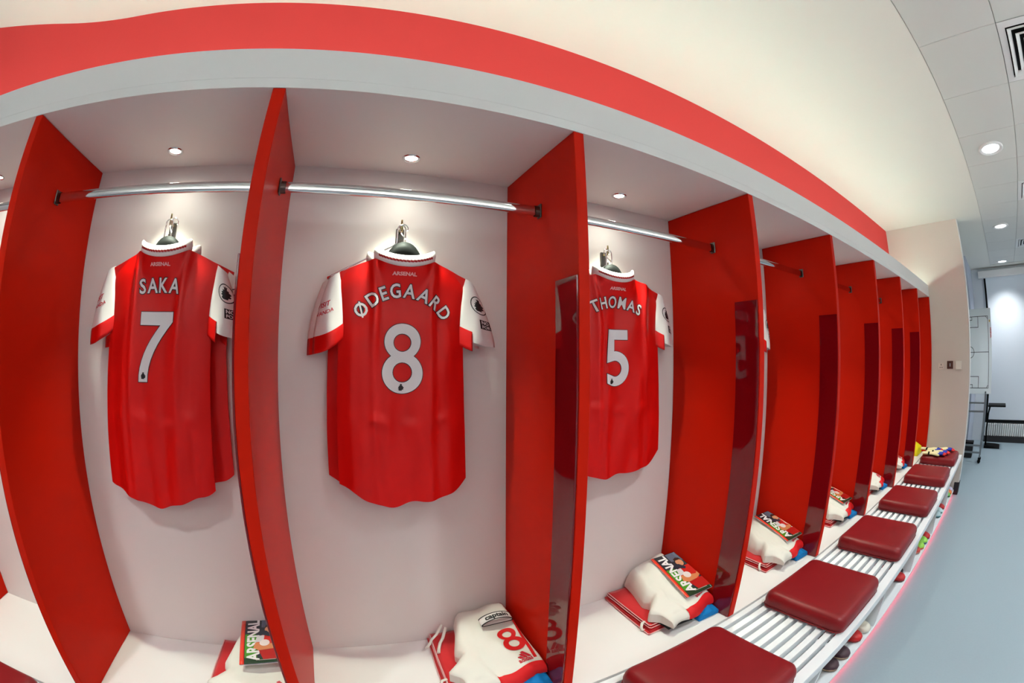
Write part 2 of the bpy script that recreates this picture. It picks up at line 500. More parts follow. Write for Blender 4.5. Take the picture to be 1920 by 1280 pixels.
# shoe shelf with its light strip
t = thing('shoe_shelf', 'low white boot shelf along the floor edge under the bench', 'shelf', (0, 0, 0))
obj('board', box(XR0, XE-0.003, -0.4795, 0.005, 0.034, 0.055, 0.001, 1), M_slat, t)
obj('plinth', box(XR0, XE-0.003, -0.36, 0.005, 0.0, 0.0338), M_slat, t)
g = obj('light_strip', box(XR0, XE-0.02, -0.462, -0.450, 0.022, 0.0337), M_ledr, t); g['label'] = 'glowing red light strip'

# added canopy and glowing strip opposite the lockers, unseen, for soft frontal fill
t = thing('locker_canopy', 'added unseen white canopy with fill light strip on the opposite wall behind the viewer', 'canopy', (0, 0, H))
obj('soffit', box(XR0, XE, YB+0.001, YB+.5, 0, 0.03), M_white, t)
obj('fascia', box(XR0, XE, YB+.478, YB+.5, 0.0302, F-H, 0.0015, 1), M_white, t)
bm = bmesh.new(); add_tube(bm, [(-1.7, YB+.34, F-H-0.02), (XE-0.2, YB+.34, F-H-0.02)], 0.014, 8)
obj('light_strip', bm, mat('added_fill_strip', (255, 250, 240), 0.5, 0.5, emit=(0.95, 1.0, 0.98), estr=E_FILL), t)
# hanging rails
rail_lbl = {-1: 'chrome hanging rail in the bay at the far left edge', 0: 'chrome hanging rail above the number seven shirt', 1: 'chrome hanging rail above the number eight shirt',
 2: 'chrome hanging rail above the number five shirt', 3: 'chrome hanging rail in the bay right of the number five shirt', 4: 'chrome hanging rail in the fifth bay, mostly hidden by dividers',
 5: 'chrome hanging rail in the sixth bay, only its end showing', 6: 'chrome hanging rail in the seventh bay, hidden by dividers', 7: 'chrome hanging rail in the last bay, hidden by dividers'}
rl = None
for k in BAYS:
    if rl is None:
        rl = thing('hanging_rail', rail_lbl[k], 'rail', (k*W, RY, RZ), 0, 'chrome hanging rails in the lockers')
        n = 16; rows = []
        for x in (T/2+0.003, W-T/2-0.003):
            rows.append([(x, 0.0085*math.copysign(abs(math.cos(2*PI*i/n))**0.6, math.cos(2*PI*i/n)), 0.0155*math.copysign(abs(math.sin(2*PI*i/n))**0.75, math.sin(2*PI*i/n))) for i in range(n)])
        obj('tube', grid_tube(rows), M_chrome, rl)
        for sx in (0, 1):
            bm = bmesh.new()
            x0 = T/2+0.0003 if sx == 0 else W-T/2-0.0053
            add_box(bm, x0, x0+0.005, -0.013, 0.013, -0.021, 0.025, 0.002, 1)
            xa = T/2+0.005 if sx == 0 else W-T/2-0.020
            n = 16; R = [[(x, 0.011*math.cos(2*PI*i/n), 0.0185*math.sin(2*PI*i/n)) for i in range(n)] for x in (xa, xa+0.015)]
            vs = [[bm.verts.new(p) for p in r] for r in R]
            for i in range(n): bm.faces.new((vs[0][i], vs[0][(i+1) % n], vs[1][(i+1) % n], vs[1][i]))
            obj('bracket', bm, M_bronze, rl)
    else: dup(rl, (k*W, RY, RZ), None, rail_lbl[k])

# bay downlights
dl_names = {-1: 'in the bay at the far left edge', 0: 'above the number seven shirt', 1: 'above the number eight shirt', 2: 'above the number five shirt', 3: 'in the fourth bay', 4: 'in the fifth bay', 5: 'in the sixth bay', 6: 'in the seventh bay', 7: 'in the last bay'}
dl = None
for k in BAYS:
    lb = 'small round downlight in the canopy ' + dl_names[k]
    if dl is None:
        dl = thing('downlight', lb, 'light', (k*W+W/2-0.14, 0.351, H-0.0005), 0, 'small downlights over the lockers')
        bm = bmesh.new(); add_lathe(bm, [(0.030, 0), (0.0295, -0.003), (0.026, -0.005), (0.021, -0.003), (0.020, 0.0)], 28)
        obj('rim', bm, M_chrome, dl); obj('lens', disc(0.0205, 24), M_lens, dl, (0, 0, -0.0012))
    else: dup(dl, (k*W+W/2, 0.351, H-0.0005), None, lb)

# ------------------------------------------------------------------ shirts on hangers
class Shirt:
    def __init__(s, cx, ymid, dz=0.0, zh=1.086, seed=1, lean=0.0, thk=0.030, wscale=1.0, fold=1.0, asym=0.0, reach=(0.0, 0.0), pleat_r=.45):
        s.asym, s.reach = asym, reach
        s.cx, s.ym, s.dz, s.zh, s.lean, s.thk, s.ws, s.fold = cx, ymid, dz, zh, lean, thk, wscale, fold
        rnd = random.Random(seed)
        pr = pleat_r
        s.pl = [(-.46, .03, .014, .065), (pr, -.03, .013, .070), (-.02, .02, -.013, .22)]
        for c in (-.80, -.62, -.22, .22, .70):
            s.pl.append((c+rnd.uniform(-.06, .06), rnd.uniform(-.10, .10), rnd.uniform(.004, .010)*rnd.choice((1, 1, -1)), rnd.uniform(.07, .14)))
        s.ph = [rnd.uniform(0, 6.28) for _ in range(4)]
    def w(s, t): return s.ws*interp(t, [0, .05, .13, .24, .34, .6, .8, 1], [.211, .205, .196, .193, .199, .203, .206, .207])
    def ztop(s, a):
        a = abs(a)
        z = 1.828 + .024*(a/.42)**2 if a < .42 else 1.852 - .050*((a-.42)/.58)**1.2
        return z + s.dz
    def zhem(s, a): return s.zh + .066*abs(a)**2.3 + .007*math.sin(6*a+s.ph[0]) + .003*math.sin(13*a+s.ph[1])
    def y(s, a, t):
        b = abs(a)
        y = s.ym - s.thk*(0.55+0.45*min(1, t*4))*(1-min(1, b)**3.0)
        y += 0.010*math.exp(-((t)/.05)**2)*(1-b*.3)
        if s.fold:
            for i, (c, dc, am, wd) in enumerate(s.pl):
                g = (a-(c+dc*t))/wd
                if i < 3: k = 0.25+0.75*math.exp(-t*2.0)
                else: k = min(1, max(0, (t-.12)*1.6))
                y -= s.fold*am*k*math.exp(-g*g)*(1-b**6)
            y -= s.fold*.0065*math.exp(-((t-.66-.012*math.sin(5*a))/.020)**2)*(0.5+0.5*math.sin(13*a+s.ph[1]))*(1-b**4)
            y += s.fold*.0022*math.sin(9*a+14*t+s.ph[2])*(1-b**4)
        if b < .5 and t < .25:
            xx = min(1, b*s.w(t)/.094); yn = s.ym - .012 - .034*math.sqrt(max(0, 1-xx*xx))
            k = math.exp(-(t/.085)**2)*max(0, 1-max(0, b-.36)/.12)
            y += (min(y, yn)-y)*min(1, k)
        return y
    def pos(s, a, t):
        zt, zb = s.ztop(a), s.zhem(a)
        return (s.cx + s.lean*t + a*s.w(t)*(1+s.asym*max(0, min(1, a*3))), s.y(a, t), zt + (zb-zt)*t)
    def surf(s, x, z, eps):
        t, a = .3, 0
        for _ in range(24):
            a = max(-1, min(1, (x-s.cx-s.lean*t)/(s.w(t)*(1+s.asym*max(0, min(1, a*3)))))); zt, zb = s.ztop(a), s.zhem(a)
            t = max(0, min(1, (z-zt)/(zb-zt)))
        return (x, s.y(a, t)-eps, z)
    def body(s):
        N, Rr = 84, 56; rows = []
        for j in range(Rr+1):
            t = (j/Rr)**1.15; row = []
            for i in range(N+1):
                a = math.sin(((i/N)*2-1)*PI/2*0.92)/math.sin(PI/2*0.92); row.append(s.pos(a, t))
            for i in range(N-1, 0, -2):
                a = math.sin(((i/N)*2-1)*PI/2*0.92)/math.sin(PI/2*0.92); x, y, z = s.pos(a, t)
                row.append((x, 2*s.ym - y - (0.010 if s.thk > .02 else 0.004)*(1-abs(a)**3) + .004, z - .004*(1-a*a)))
            rows.append(row)
        return grid_tube(rows)
    def sleeve_pt(s, sd, u, v, side, pad=0.0):
        A = (sd*.200, 1.808); B = (sd*.236, 1.783); E_ = (sd*.172, 1.626); C = (sd*(.282 if sd < 0 else .296), 1.572 if sd < 0 else 1.585)
        vz = v
        if v > .88: v = .88 + (v-.88)*(.25 if sd < 0 else .5)
        bx = A[0]+(B[0]-A[0])*u; bz = A[1]+(B[1]-A[1])*u
        ex = E_[0]+(C[0]-E_[0])*u; ez = E_[1]+(C[1]-E_[1])*u - .012*math.sin(PI*u)
        x = bx+(ex-bx)*v + sd*.008*math.sin(PI*v)*u; z = bz+(ez-bz)*vz
        bul = (.016+.012*v)*min(1, s.thk/.024)*max(0, math.sin(PI*min(1, max(0, u))))**.7 + pad
        f1 = .004*s.fold*math.sin(9*u+3*v+s.ph[3])*v
        yy = s.ym + .004 - side*bul + f1*side + .010*u*v
        x += sd*(s.reach[0] if sd < 0 else s.reach[1])*v*u + (s.asym*.205 if sd > 0 else 0)
        return (s.cx+s.lean*.2+x, yy, z+s.dz)
    def sleeve(s, sd):
        rows = []; n = 14
        for j in range(15):
            v = j/14
            rows.append([s.sleeve_pt(sd, i/n, v, 1) for i in range(n+1)] + [s.sleeve_pt(sd, i/n, v, -1) for i in range(n-1, 0, -1)])
        bm = grid_tube(rows); bmesh.ops.recalc_face_normals(bm, faces=bm.faces[:]); return bm
    def cuff(s, sd):
        rows = []; n = 10; um = 1.0 if sd < 0 else .36; ex = .03 if sd < 0 else .10
        for v, pad in ((.835, .0012), (.87, .0022), (.93+ex, .0024), (1.0+ex, .0024), (1.045+ex, .0020), (1.05+ex, .0)):
            rows.append([s.sleeve_pt(sd, um*i/n + (-.03 if i == 0 else 0), v, 1, pad) for i in range(n+1)] + [s.sleeve_pt(sd, um*i/n, v, 1, -0.004) for i in range(n-1, 0, -1)])
        bm = grid_tube(rows); bmesh.ops.recalc_face_normals(bm, faces=bm.faces[:]); return bm
    def sleeve_map(s, sd, u0, v0):
        lu, lv = .095, .235
        def f(a, b, eps=.0012):
            u = u0 + sd*a/lu; v = v0 - b/lv
            side = 1
            if u > 1: u = 2-u; side = -1
            x, y, z = s.sleeve_pt(sd, u, v, side)
            return (x, y - side*eps, z)
        return f
    def collar(s):
        n = 44; prof = [(-.004, -.004), (-.006, .012), (-.004, .027), (0, .031), (.003, .026), (.003, .010), (.002, -.004)]
        rows = []
        for k in range(n):
            th = 2*PI*k/n
            x = .094*math.cos(th); y = .036*math.sin(th)
            sn = math.sin(th)
            if sn < 0: z = 1.8285 + .028*(abs(math.cos(th))**2.2)         # near side dips
            else: z = 1.8285 + .028*(abs(math.cos(th))**2.2) - .030*sn
            c_, s_ = math.cos(th), math.sin(th)
            rows.append([(s.cx + x + c_*(-p[0])*1.0 + .0, s.ym - .010 + y + s_*(-p[0]), z + p[1] + s.dz) for p in prof])
        bm = bmesh.new(); R = [[bm.verts.new(p) for p in r] for r in rows]; m = len(prof)
        for i in range(n):
            a, b = R[i], R[(i+1) % n]
            for k in range(m):
                f = bm.faces.new((a[k], a[(k+1) % m], b[(k+1) % m], b[k])); f.smooth = True
        bmesh.ops.recalc_face_normals(bm, faces=bm.faces[:]); return bm
    def collar_pt(s, th, h, eps):
        x = .094*math.cos(th); y = .036*math.sin(th); z = 1.8285 + .028*(abs(math.cos(th))**2.2)
        return (s.cx + x + math.cos(th)*(.006+eps), s.ym - .010 + y + math.sin(th)*(.006+eps), z + h + s.dz)
    def zigzag(s):
        bm = bmesh.new(); n = 18
        for k in range(n):
            a0 = math.radians(212 + k*116/n); a1 = a0 + math.radians(116/n)*.98
            vs = [bm.verts.new(s.collar_pt(a, h, .0010)) for a, h in ((a0, .0095), (a1, .0075), (a1, .0145), (a0, .0165))]
            bm.faces.new(vs)
        return bm
LETTER_ADV = {}
def arc_name(text, size, radius, track=1.0):
    """letters laid on an arc; returns (outline, fill)"""
    ws = []
    SX = .86
    for ch in text:
        v, f = text2d(ch, size, 0, 'LEFT'); xs_ = [p[0]*SX for p in v]; ws.append(max(xs_)-min(xs_))
    gap = size*.125*track
    total = sum(ws) + gap*(len(text)-1); x = -total/2
    outl, fil = [], []
    for ch, w_ in zip(text, ws):
        xc = x + w_/2; a = -xc/radius
        for lst, off in ((outl, size*.060), (fil, size*.019)):
            v, f = text2d(ch, size, off, 'LEFT'); xs_ = [p[0] for p in v]; mid = (max(xs_)+min(xs_))/2
            v = [((p[0]-mid)*SX, p[1]+radius) for p in v]
            c, s_ = math.cos(a), math.sin(a)
            v = [(c*p[0]-s_*p[1], s_*p[0]+c*p[1]-radius) for p in v]
            lst.append((v, f))
        x += w_ + gap
    return merge2d(outl), merge2d(fil)

def sleeve_badges(sh, sl):
    mp = sh.sleeve_map(1, .70, .36)
    decal('badge_ring', shape2d([ellipse(0, 0, .034, .034), ellipse(0, 0, .0305, .0305)]), M_printk, sl, lambda a, b: mp(a, b), .008)
    decal('badge_lion', shape2d([lion(0, 0, .044)]), M_printk, sl, lambda a, b: mp(a, b), .008)
    mp2 = sh.sleeve_map(1, .80, .66)
    decal('patch', shape2d([[(-.019, -.017), (.019, -.017), (.019, .017), (-.019, .017)]]), M_printk, sl, lambda a, b: mp2(a, b), .008)
    decal('patch_text', merge2d([xf(text2d('NO', .017, .0006), -.001, .002), xf(text2d('FOR', .015, .0005), 0, -.013)]), M_printw, sl, lambda a, b: mp2(a, b, .002), .006)
def make_shirt(cfg, label, name, number, zname, zlab, znum, size, radius, dxn=0.0):
    sh = Shirt(**cfg)
    t = thing('football_shirt', label, 'shirt', (0, 0, 0), 0, 'red shirts hanging in the lockers')
    obj('body', sh.body(), M_red, t)
    for sd in (-1, 1):
        sl = obj('sleeve', sh.sleeve(sd), M_shirtw, t); sl['label'] = 'white sleeve'
        cf = obj('cuff', sh.cuff(sd), M_red, sl); cf['label'] = 'red sleeve cuff'
        if sd == 1: sleeve_badges(sh, sl)
        else:
            mp3 = sh.sleeve_map(-1, .80, .48)
            decal('sleeve_text', merge2d([xf(text2d('VISIT', .024, .0006), 0, .01), xf(text2d('RWANDA', .018, .0004), 0, -.016)]), M_printr, sl, lambda a, b: mp3(b*0.0 + a, b), .006)
    c = obj('collar', sh.collar(), M_shirtw, t); c['label'] = 'white collar'
    obj('collar_trim', sh.zigzag(), M_trimred, c)
    x0 = sh.cx + dxn
    def mp(e): return lambda a, b: sh.surf(x0+a, b, e)
    lab = xf(text2d('ARSENAL', .0145, .0006), 0, zlab-.005, sx=1.25)
    decal('neck_print', lab, M_shirtlabel, t, mp(.0018), .008)
    ou, fi = arc_name(name, size, radius)
    decal('name_outline', xf(ou, 0, zname), M_printk, t, mp(.0016), .008)
    decal('name_print', xf(fi, 0, zname), M_printw, t, mp(.0024), .008)
    pl = number_poly(number)
    decal('number_outline', xf(shape2d(pl, .0022), 0, znum), M_printk, t, mp(.0016), .008)
    n_ = decal('number_print', xf(shape2d(pl), 0, znum), M_printw, t, mp(.0024), .008); n_['label'] = 'white number ' + {'7': 'seven', '8': 'eight', '5': 'five'}[number]
    lx = {'7': -.050, '8': -.004, '5': -.030}[number]
    decal('number_lion', shape2d([lion(lx, znum+.019, .020)]), M_printk, t, mp(.0032), .01)
    return sh, t
def make_rear_shirt(cfg, label):
    sh = Shirt(**cfg)
    t = thing('football_shirt', label, 'shirt', (0, 0, 0), 0, 'red shirts hanging in the lockers')
    obj('body', sh.body(), M_red, t)
    for sd in (-1, 1):
        sl = obj('sleeve', sh.sleeve(sd), M_shirtw, t); sl['label'] = 'white sleeve'
        if sd == 1: sleeve_badges(sh, sl)
        obj('cuff', sh.cuff(sd), M_red, sl)['label'] = 'red sleeve cuff'
    c = obj('collar', sh.collar(), M_shirtw, t); c['label'] = 'white collar'
    return sh, t

def wall_hook(k, label):
    x = k*W+W/2
    t = thing('wall_hook', label, 'hook', (x, D, 1.955), 0, 'metal hooks on the locker back wall')
    bm = bmesh.new(); add_box(bm, -0.014, 0.014, -0.008, -0.0005, -0.062, 0.022, 0.003, 2); obj('plate', bm, M_bronze, t)
    bm = bmesh.new(); add_tube(bm, [(0, -0.006, -0.040), (0, -0.022, -0.046), (0, -0.032, -0.040), (0, -0.034, -0.026)], 0.0036, 8); obj('prong', bm, M_bronze, t)
    bm = bmesh.new(); add_tube(bm, [(0, -0.006, 0.010), (0, -0.022, 0.008), (0, -0.032, 0.011), (0, -0.036, 0.020), (0, -0.036, 0.044)], [0.005, 0.006, 0.0065, 0.0045, 0.0028], 8); obj('peg', bm, M_brass, t)
def black_hanger(cx, ym, label):
    t = thing('coat_hanger', label, 'hanger', (cx, ym, 1.85), 0, 'black hangers with chrome hooks')
    rows = []
    for i in range(41):
        a = -1+2*i/40; b = abs(a)
        zt = -.022 + .085*math.exp(-(b/.36)**3.5) - .05*b**1.2; hgt = .060*(1-.7*b)
        w_ = .010*(1-b) + .003; y = .004*b
        rows.append([(a*.190, y-w_, zt-hgt), (a*.190, y-w_*1.2, zt-hgt*.4), (a*.190, y-w_*.6, zt), (a*.190, y+w_*.6, zt), (a*.190, y+w_, zt-hgt*.5), (a*.190, y+w_*.6, zt-hgt)])
    obj('shoulder_bar', grid_tube(rows, True, (True, True)), M_black, t)
    hz = 1.967-1.85; hx = W/2
    pts = [(0.004, 0, .060), (0.003, .006, .078), (-.008, .018, .094)]
    for i in range(12):
        an = math.radians(205 - i*22)
        pts.append((.000+.014*math.cos(an), .026+.006*i/11, hz+.001+.014*math.sin(an)))
    bm = bmesh.new(); add_tube(bm, pts, .0020, 8); obj('hook', bm, M_chrome, t)
def wire_hanger(cx, ym, label, dx):
    t = thing('wire_hanger', label, 'hanger', (cx, ym, 1.85), 0, 'chrome wire hangers behind the shirts')
    pts = [(-.215+dx, 0, -.050)]
    pts += [(-.030+dx*.4, 0, .052), (-.014, 0, .066), (-.013, 0, .112)]
    for i in range(9):
        an = math.radians(180 - i*22.5); pts.append((.013*math.cos(an)-.0, 0, .114+.014*math.sin(an)))
    pts += [(.013, 0, .110), (.014, 0, .066), (.030+dx*.4, 0, .052), (.215+dx, 0, -.050), (.225+dx, 0, -.062), (-.225+dx, 0, -.062)]
    bm = bmesh.new(); add_tube(bm, pts, .0026, 8, closed=True); obj('wire', bm, M_chrome, t)

hk = {0: 'above the number seven shirt', 1: 'above the number eight shirt', 2: 'above the number five shirt', 3: 'in the fourth bay above the half hidden shirt'}
for k in range(4):
    wall_hook(k, 'small metal wall hook holding hangers ' + hk[k])
nm = {0: 'number seven shirt', 1: 'number eight shirt', 2: 'number five shirt', 3: 'half hidden shirt in the fourth bay'}
# front shirts
make_shirt(dict(cx=0.424, ymid=0.408, dz=.012, zh=1.068, seed=3, lean=-.030, reach=(.022, 0)), 'red football shirt with a white number seven hanging in the left bay', 'SAKA', '7', 1.731, 1.815, 1.459, .0630, .62, -.002)
make_shirt(dict(cx=1.224, ymid=0.408, dz=.000, zh=1.085, seed=11, reach=(0, .022)), 'red football shirt with a white number eight hanging in the middle bay', 'ØDEGAARD', '8', 1.733, 1.803, 1.440, .0590, .146, -.002)
make_shirt(dict(cx=2.014, ymid=0.408, dz=.012, zh=1.092, seed=23, asym=.16, pleat_r=.66, lean=.012, reach=(0, .010)), 'red football shirt with a white number five hanging right of the middle divider', 'THOMAS', '5', 1.741, 1.812, 1.445, .0610, .25, .002)
make_rear_shirt(dict(cx=2.860, ymid=0.408, dz=.004, zh=1.085, seed=31), 'red shirt in the fourth bay, only its white sleeve edge showing past the divider')
# second shirt behind each
make_rear_shirt(dict(cx=0.442, ymid=0.455, dz=.004, zh=1.110, seed=41, thk=.014, wscale=1.06), 'second red shirt tucked close behind the number seven shirt')
make_rear_shirt(dict(cx=1.204, ymid=0.455, dz=-.004, zh=1.105, seed=43, thk=.014, wscale=1.06), 'second red shirt tucked close behind the number eight shirt')
make_rear_shirt(dict(cx=2.014, ymid=0.455, dz=.004, zh=1.115, seed=47, thk=.014, wscale=1.03, asym=.12), 'second red shirt tucked close behind the number five shirt')
for k, cx in ((0, .424), (1, 1.222), (2, 2.014), (3, 2.845)):
    black_hanger(cx, .410, 'black plastic hanger with chrome hook inside the ' + nm[k])
    wire_hanger(k*W+W/2, .438, 'chrome wire hanger behind the ' + nm[k], .015 if k == 0 else -.005)

# ------------------------------------------------------------------ cushions
def cushion_mesh(w=0.476, d=0.442, h=0.082, r=0.045):
    rows = []
    def ring(inset, z, n=7, bulge=0.0):
        pts = []
        hw, hd = w/2-inset+bulge, d/2-inset+bulge; rr = max(r-inset*.6, .02)
        for cx_, cy_, a0 in ((1, 1, 0), (-1, 1, 90), (-1, -1, 180), (1, -1, 270)):
            for i in range(n):
                a = math.radians(a0+90*i/(n-1)); pts.append((cx_*(hw-rr)+rr*math.cos(a), cy_*(hd-rr)+rr*math.sin(a), z))
        return pts
    for inset, z in ((.030, .0), (.012, .001), (.006, .006), (.002, .022), (.0, .040), (.004, .058), (.010, .069), (.019, .0765), (.032, .0805), (.055, h), (.12, h+.003), (.19, h+.004)):
        rows.append(ring(inset, z))
    bm = grid_tube(rows, True, (True, True)); bmesh.ops.recalc_face_normals(bm, faces=bm.faces[:]); return smooth(bm)
cu_lbl = {-1: 'dark red leather cushion at the bottom left corner of the photo', 0: 'dark red leather cushion below the number seven shirt, under the frame', 1: 'dark red leather cushion below the number eight shirt, under the frame',
 2: 'nearest large dark red leather cushion, below the number five shirt', 3: 'second dark red leather cushion along the bench from the front', 4: 'third dark red leather cushion along the bench from the front',
 5: 'fourth dark red leather cushion along the bench from the front', 6: 'fifth dark red leather cushion, just before the gloves', 7: 'farthest dark red leather cushion, under the goalkeeper gloves'}
cs = None
for k in BAYS:
    x = k*W + W/2 - .004
    if cs is None:
        cs = thing('seat_cushion', cu_lbl[k], 'cushion', (x, -0.266, S+.0005), 0, 'dark red cushions on the bench')
        obj('pad', cushion_mesh(), M_leather, cs)
        bm = bmesh.new()
        hw, hd = .476/2-.0005, .442/2-.0005
        pts = []
        for cx_, cy_, a0 in ((1, 1, 0), (-1, 1, 90), (-1, -1, 180), (1, -1, 270)):
            for i in range(6):
                a = math.radians(a0+18*i); pts.append((cx_*(hw-.045)+.045*math.cos(a), cy_*(hd-.045)+.045*math.sin(a), .012))
        add_tube(bm, pts, .0022, 6, closed=True); obj('seam', bm, M_leather, cs)
    else: dup(cs, (x + random.uniform(-.004, .004), -0.266, S+.0005), (0, 0, random.uniform(-.012, .012)), cu_lbl[k])

# ------------------------------------------------------------------ folded kit piles
rnd = random.Random(5)
def cloth_heap(quad, hfun, n=26, base=0.0, bulge=None):
    """closed heap of folded cloth; quad = back-left, back-right, front-right, front-left"""
    BL, BR, FR, FL = quad
    def P(u, v):
        x = (BL[0]*(1-u)+BR[0]*u)*(1-v) + (FL[0]*(1-u)+FR[0]*u)*v
        y = (BL[1]*(1-u)+BR[1]*u)*(1-v) + (FL[1]*(1-u)+FR[1]*u)*v
        if bulge: dx, dy = bulge(u, v); x += dx; y += dy
        return x, y
    bm = bmesh.new(); top = []; bot = []
    for j in range(n+1):
        rt, rb = [], []
        for i in range(n+1):
            u, v = i/n, j/n; x, y = P(u, v); z = hfun(u, v)
            rt.append(bm.verts.new((x, y, z)))
            e = min(u, 1-u, v, 1-v)
            rb.append(bm.verts.new((x, y, min(z-.002, base))))
        top.append(rt); bot.append(rb)
    for j in range(n):
        for i in range(n):
            bm.faces.new((top[j][i], top[j+1][i], top[j+1][i+1], top[j][i+1])).smooth = True
            bm.faces.new((bot[j][i], bot[j][i+1], bot[j+1][i+1], bot[j+1][i])).smooth = True
    bd = [(0, i) for i in range(n)] + [(j, n) for j in range(n)] + [(n, n-i) for i in range(n)] + [(n-j, 0) for j in range(n)]
    for a, b in zip(bd, bd[1:]+bd[:1]):
        bm.faces.new((top[a[0]][a[1]], top[b[0]][b[1]], bot[b[0]][b[1]], bot[a[0]][a[1]])).smooth = False
    bmesh.ops.recalc_face_normals(bm, faces=bm.faces[:])
    return bm, P
BAYN = {0: 'below the number seven shirt', 1: 'below the number eight shirt', 2: 'below the number five shirt', 3: 'in the fourth bay', 4: 'in the fifth bay', 5: 'in the sixth bay', 6: 'in the seventh bay'}
SHQ = ((.572, .472), (.772, .472), (.784, .092), (.512, .062))
def shorts_h(seed, tall=1.0):
    r = random.Random(seed); ph = [r.uniform(0, 6.28) for _ in range(6)]
    def h(u, v):
        e = min(1, min(u, 1-u)*8); e = math.sqrt(max(0, 1-(1-e)**2))
        eb = min(1, v*9); eb = math.sqrt(max(0, 1-(1-eb)**2))
        ef = min(1, (1-v)*14); ef = math.sqrt(max(0, 1-(1-ef)**2))
        z = interp(v, [0, .10, .25, .6, 1], [.108, .118, .112, .078, .034])*tall*(.80+.20*min(1, u*1.6))
        er = .30 + .50*min(1, max(0, (v-.45)/.4)); z *= (er+(1-er)*e)*(.45+.55*eb)*(.45+.55*ef)
        z += .0040*math.sin(5.5*u+7*v+ph[0])*e*(1-.8*v) + .0030*math.sin(13*u-9*v+ph[1])*e*ef + .0016*math.sin(23*v+9*u+ph[2])*e
        z -= .011*math.exp(-((u-.16-.25*v)/.035)**2)*e*(max(0, v-.2))
        z += .012*math.exp(-((u-.07-.10*v)/.05)**2)*max(0, v-.1)*(1-v)
        return .041 + max(.010, z)
    return h
def shorts_bulge(u, v):
    k = (1-u)**3
    dx = -.040*max(0, math.sin(PI*v))**1.2*(1-u)*v*1.35 - .034*k*math.exp(-((v-.74)/.055)**2) + .022*k*math.exp(-((v-.58)/.05)**2)
    return (dx, .010*math.sin(9*u)*(1 if v > .9 else 0))
TOW = None
def pile(k, seed, num=None, mag=True, armband=False, black=False, tall=1.0, string=False, tagloop=True):
    X0 = k*W
    loc = (X0, 0, S+.0005)
    where = BAYN[k]
    # folded red training top
    t = thing('folded_sweatshirt', 'flat folded red sweatshirt under white shorts ' + where, 'clothing', loc, 0, 'folded red sweatshirts on the locker seats')
    global TOW
    if TOW is None:
        TOW = []
        r = random.Random(2)
        for i in range(4):
            q = ((.462+.004*i+r.uniform(-.004, .004), .470), (.672, .472), (.662, .135+r.uniform(-.01, .01)), (.448+.005*i+r.uniform(-.004, .004), .128+.006*i))
            z0 = .0095*i
            bm, _ = cloth_heap(q, lambda u, v, z0=z0: z0 + .0088*min(1, .55+4*min(u, 1-u, v, 1-v)) + .0012*math.sin(9*u+8*v+z0*300), 14, z0)
            for v_ in bm.verts: v_.co.z = max(v_.co.z, z0*.98)
            me = bpy.data.meshes.new('fold'); bm.to_mesh(me); bm.free(); me.materials.append(M_towel)
            bm = bmesh.new(); L = [Vector((q[3][0], q[3][1], z0+.0062)), Vector((q[0][0], q[0][1], z0+.0062))]
            add_tube(bm, [L[0]+Vector((.19, -.002, .0)), L[0]+Vector((.004, -.002, 0)), L[0]+Vector((-.002, .006, 0)), L[0]*.5+L[1]*.5+Vector((-.003, 0, .001)), L[1]], .0021, 6)
            me2 = bpy.data.meshes.new('piping'); bm.to_mesh(me2); bm.free(); me2.materials.append(M_pipe)
            TOW.append((me, me2))
    for i, (a, b) in enumerate(TOW):
        f = obj('fold', a, None, t)
        if i != 1: obj('piping', b, None, f)['label'] = 'pale piping'
    if tagloop:
        bm = bmesh.new(); add_tube(bm, [(.462, .185, .034), (.444, .178, .036), (.437, .172, .022), (.440, .166, .006), (.452, .168, .003)], .0034, 6, sx=1.8)
        obj('loop', bm, M_cotton, t)['label'] = 'white hanging loop'
    # blue socks
    rr = random.Random(seed+50)
    q = ((.690, .330), (.790, .330), (.788, .058), (.672, .066))
    bm, _ = cloth_heap(q, lambda u, v: .010+.040*math.sqrt(max(0, 1-(2*u-1)**4))*min(1, .4+3*min(v, 1-v)) + .004*math.sin(16*u+5*v), 16, .002)
    sk = obj('folded_socks', bm, M_blue, None, loc); tag(sk, 'bright blue rolled socks under shorts ' + where, 'socks', 'blue socks on the locker seats')
    if black:
        q = ((.50, .20), (.66, .20), (.625, .066), (.500, .076))
        bm, _ = cloth_heap(q, lambda u, v: .036+.014*math.sin(PI*u)*min(1, .5+2*(1-v)), 12, .0385)
        b_ = obj('folded_undershirt', bm, M_blackf, None, loc); tag(b_, 'black folded garment under white shorts ' + where, 'clothing', 'black garments in the piles')
    # white shorts
    h = shorts_h(seed, tall)
    lbl = 'white folded football shorts with red hem ' + where
    if num: lbl = 'white folded football shorts with a red number eight, ' + where
    t = thing('folded_shorts', lbl, 'clothing', loc, 0, 'white shorts on the locker seats')
    bm, P = cloth_heap(SHQ, h, 36, .0395, shorts_bulge)
    obj('fabric', bm, M_cotton, t)
    def surf(u, v, e=.0014):
        x, y = P(u, v); d = .01
        zx = h(min(1, u+d), v)-h(max(0, u-d), v); return (x, y, h(u, v)+e)
    def strip(us, vs, e, n1, n2, drop=None):
        bm = bmesh.new(); R = []
        for j in range(n2+1):
            R.append([bm.verts.new(surf(us[0]+(us[1]-us[0])*i/n1, vs[0]+(vs[1]-vs[0])*j/n2, e)) for i in range(n1+1)])
        if drop is not None:
            R.append([bm.verts.new((v_.co.x, v_.co.y-.0018, drop)) for v_ in R[-1]])
        for a, b in zip(R, R[1:]):
            for i in range(n1): bm.faces.new((a[i], b[i], b[i+1], a[i+1])).smooth = True
        return bm
    obj('hem', strip((.36, 1.0), (.925, 1.0), .0022, 24, 4, .0405), M_hem, t)['label'] = 'red hem band'
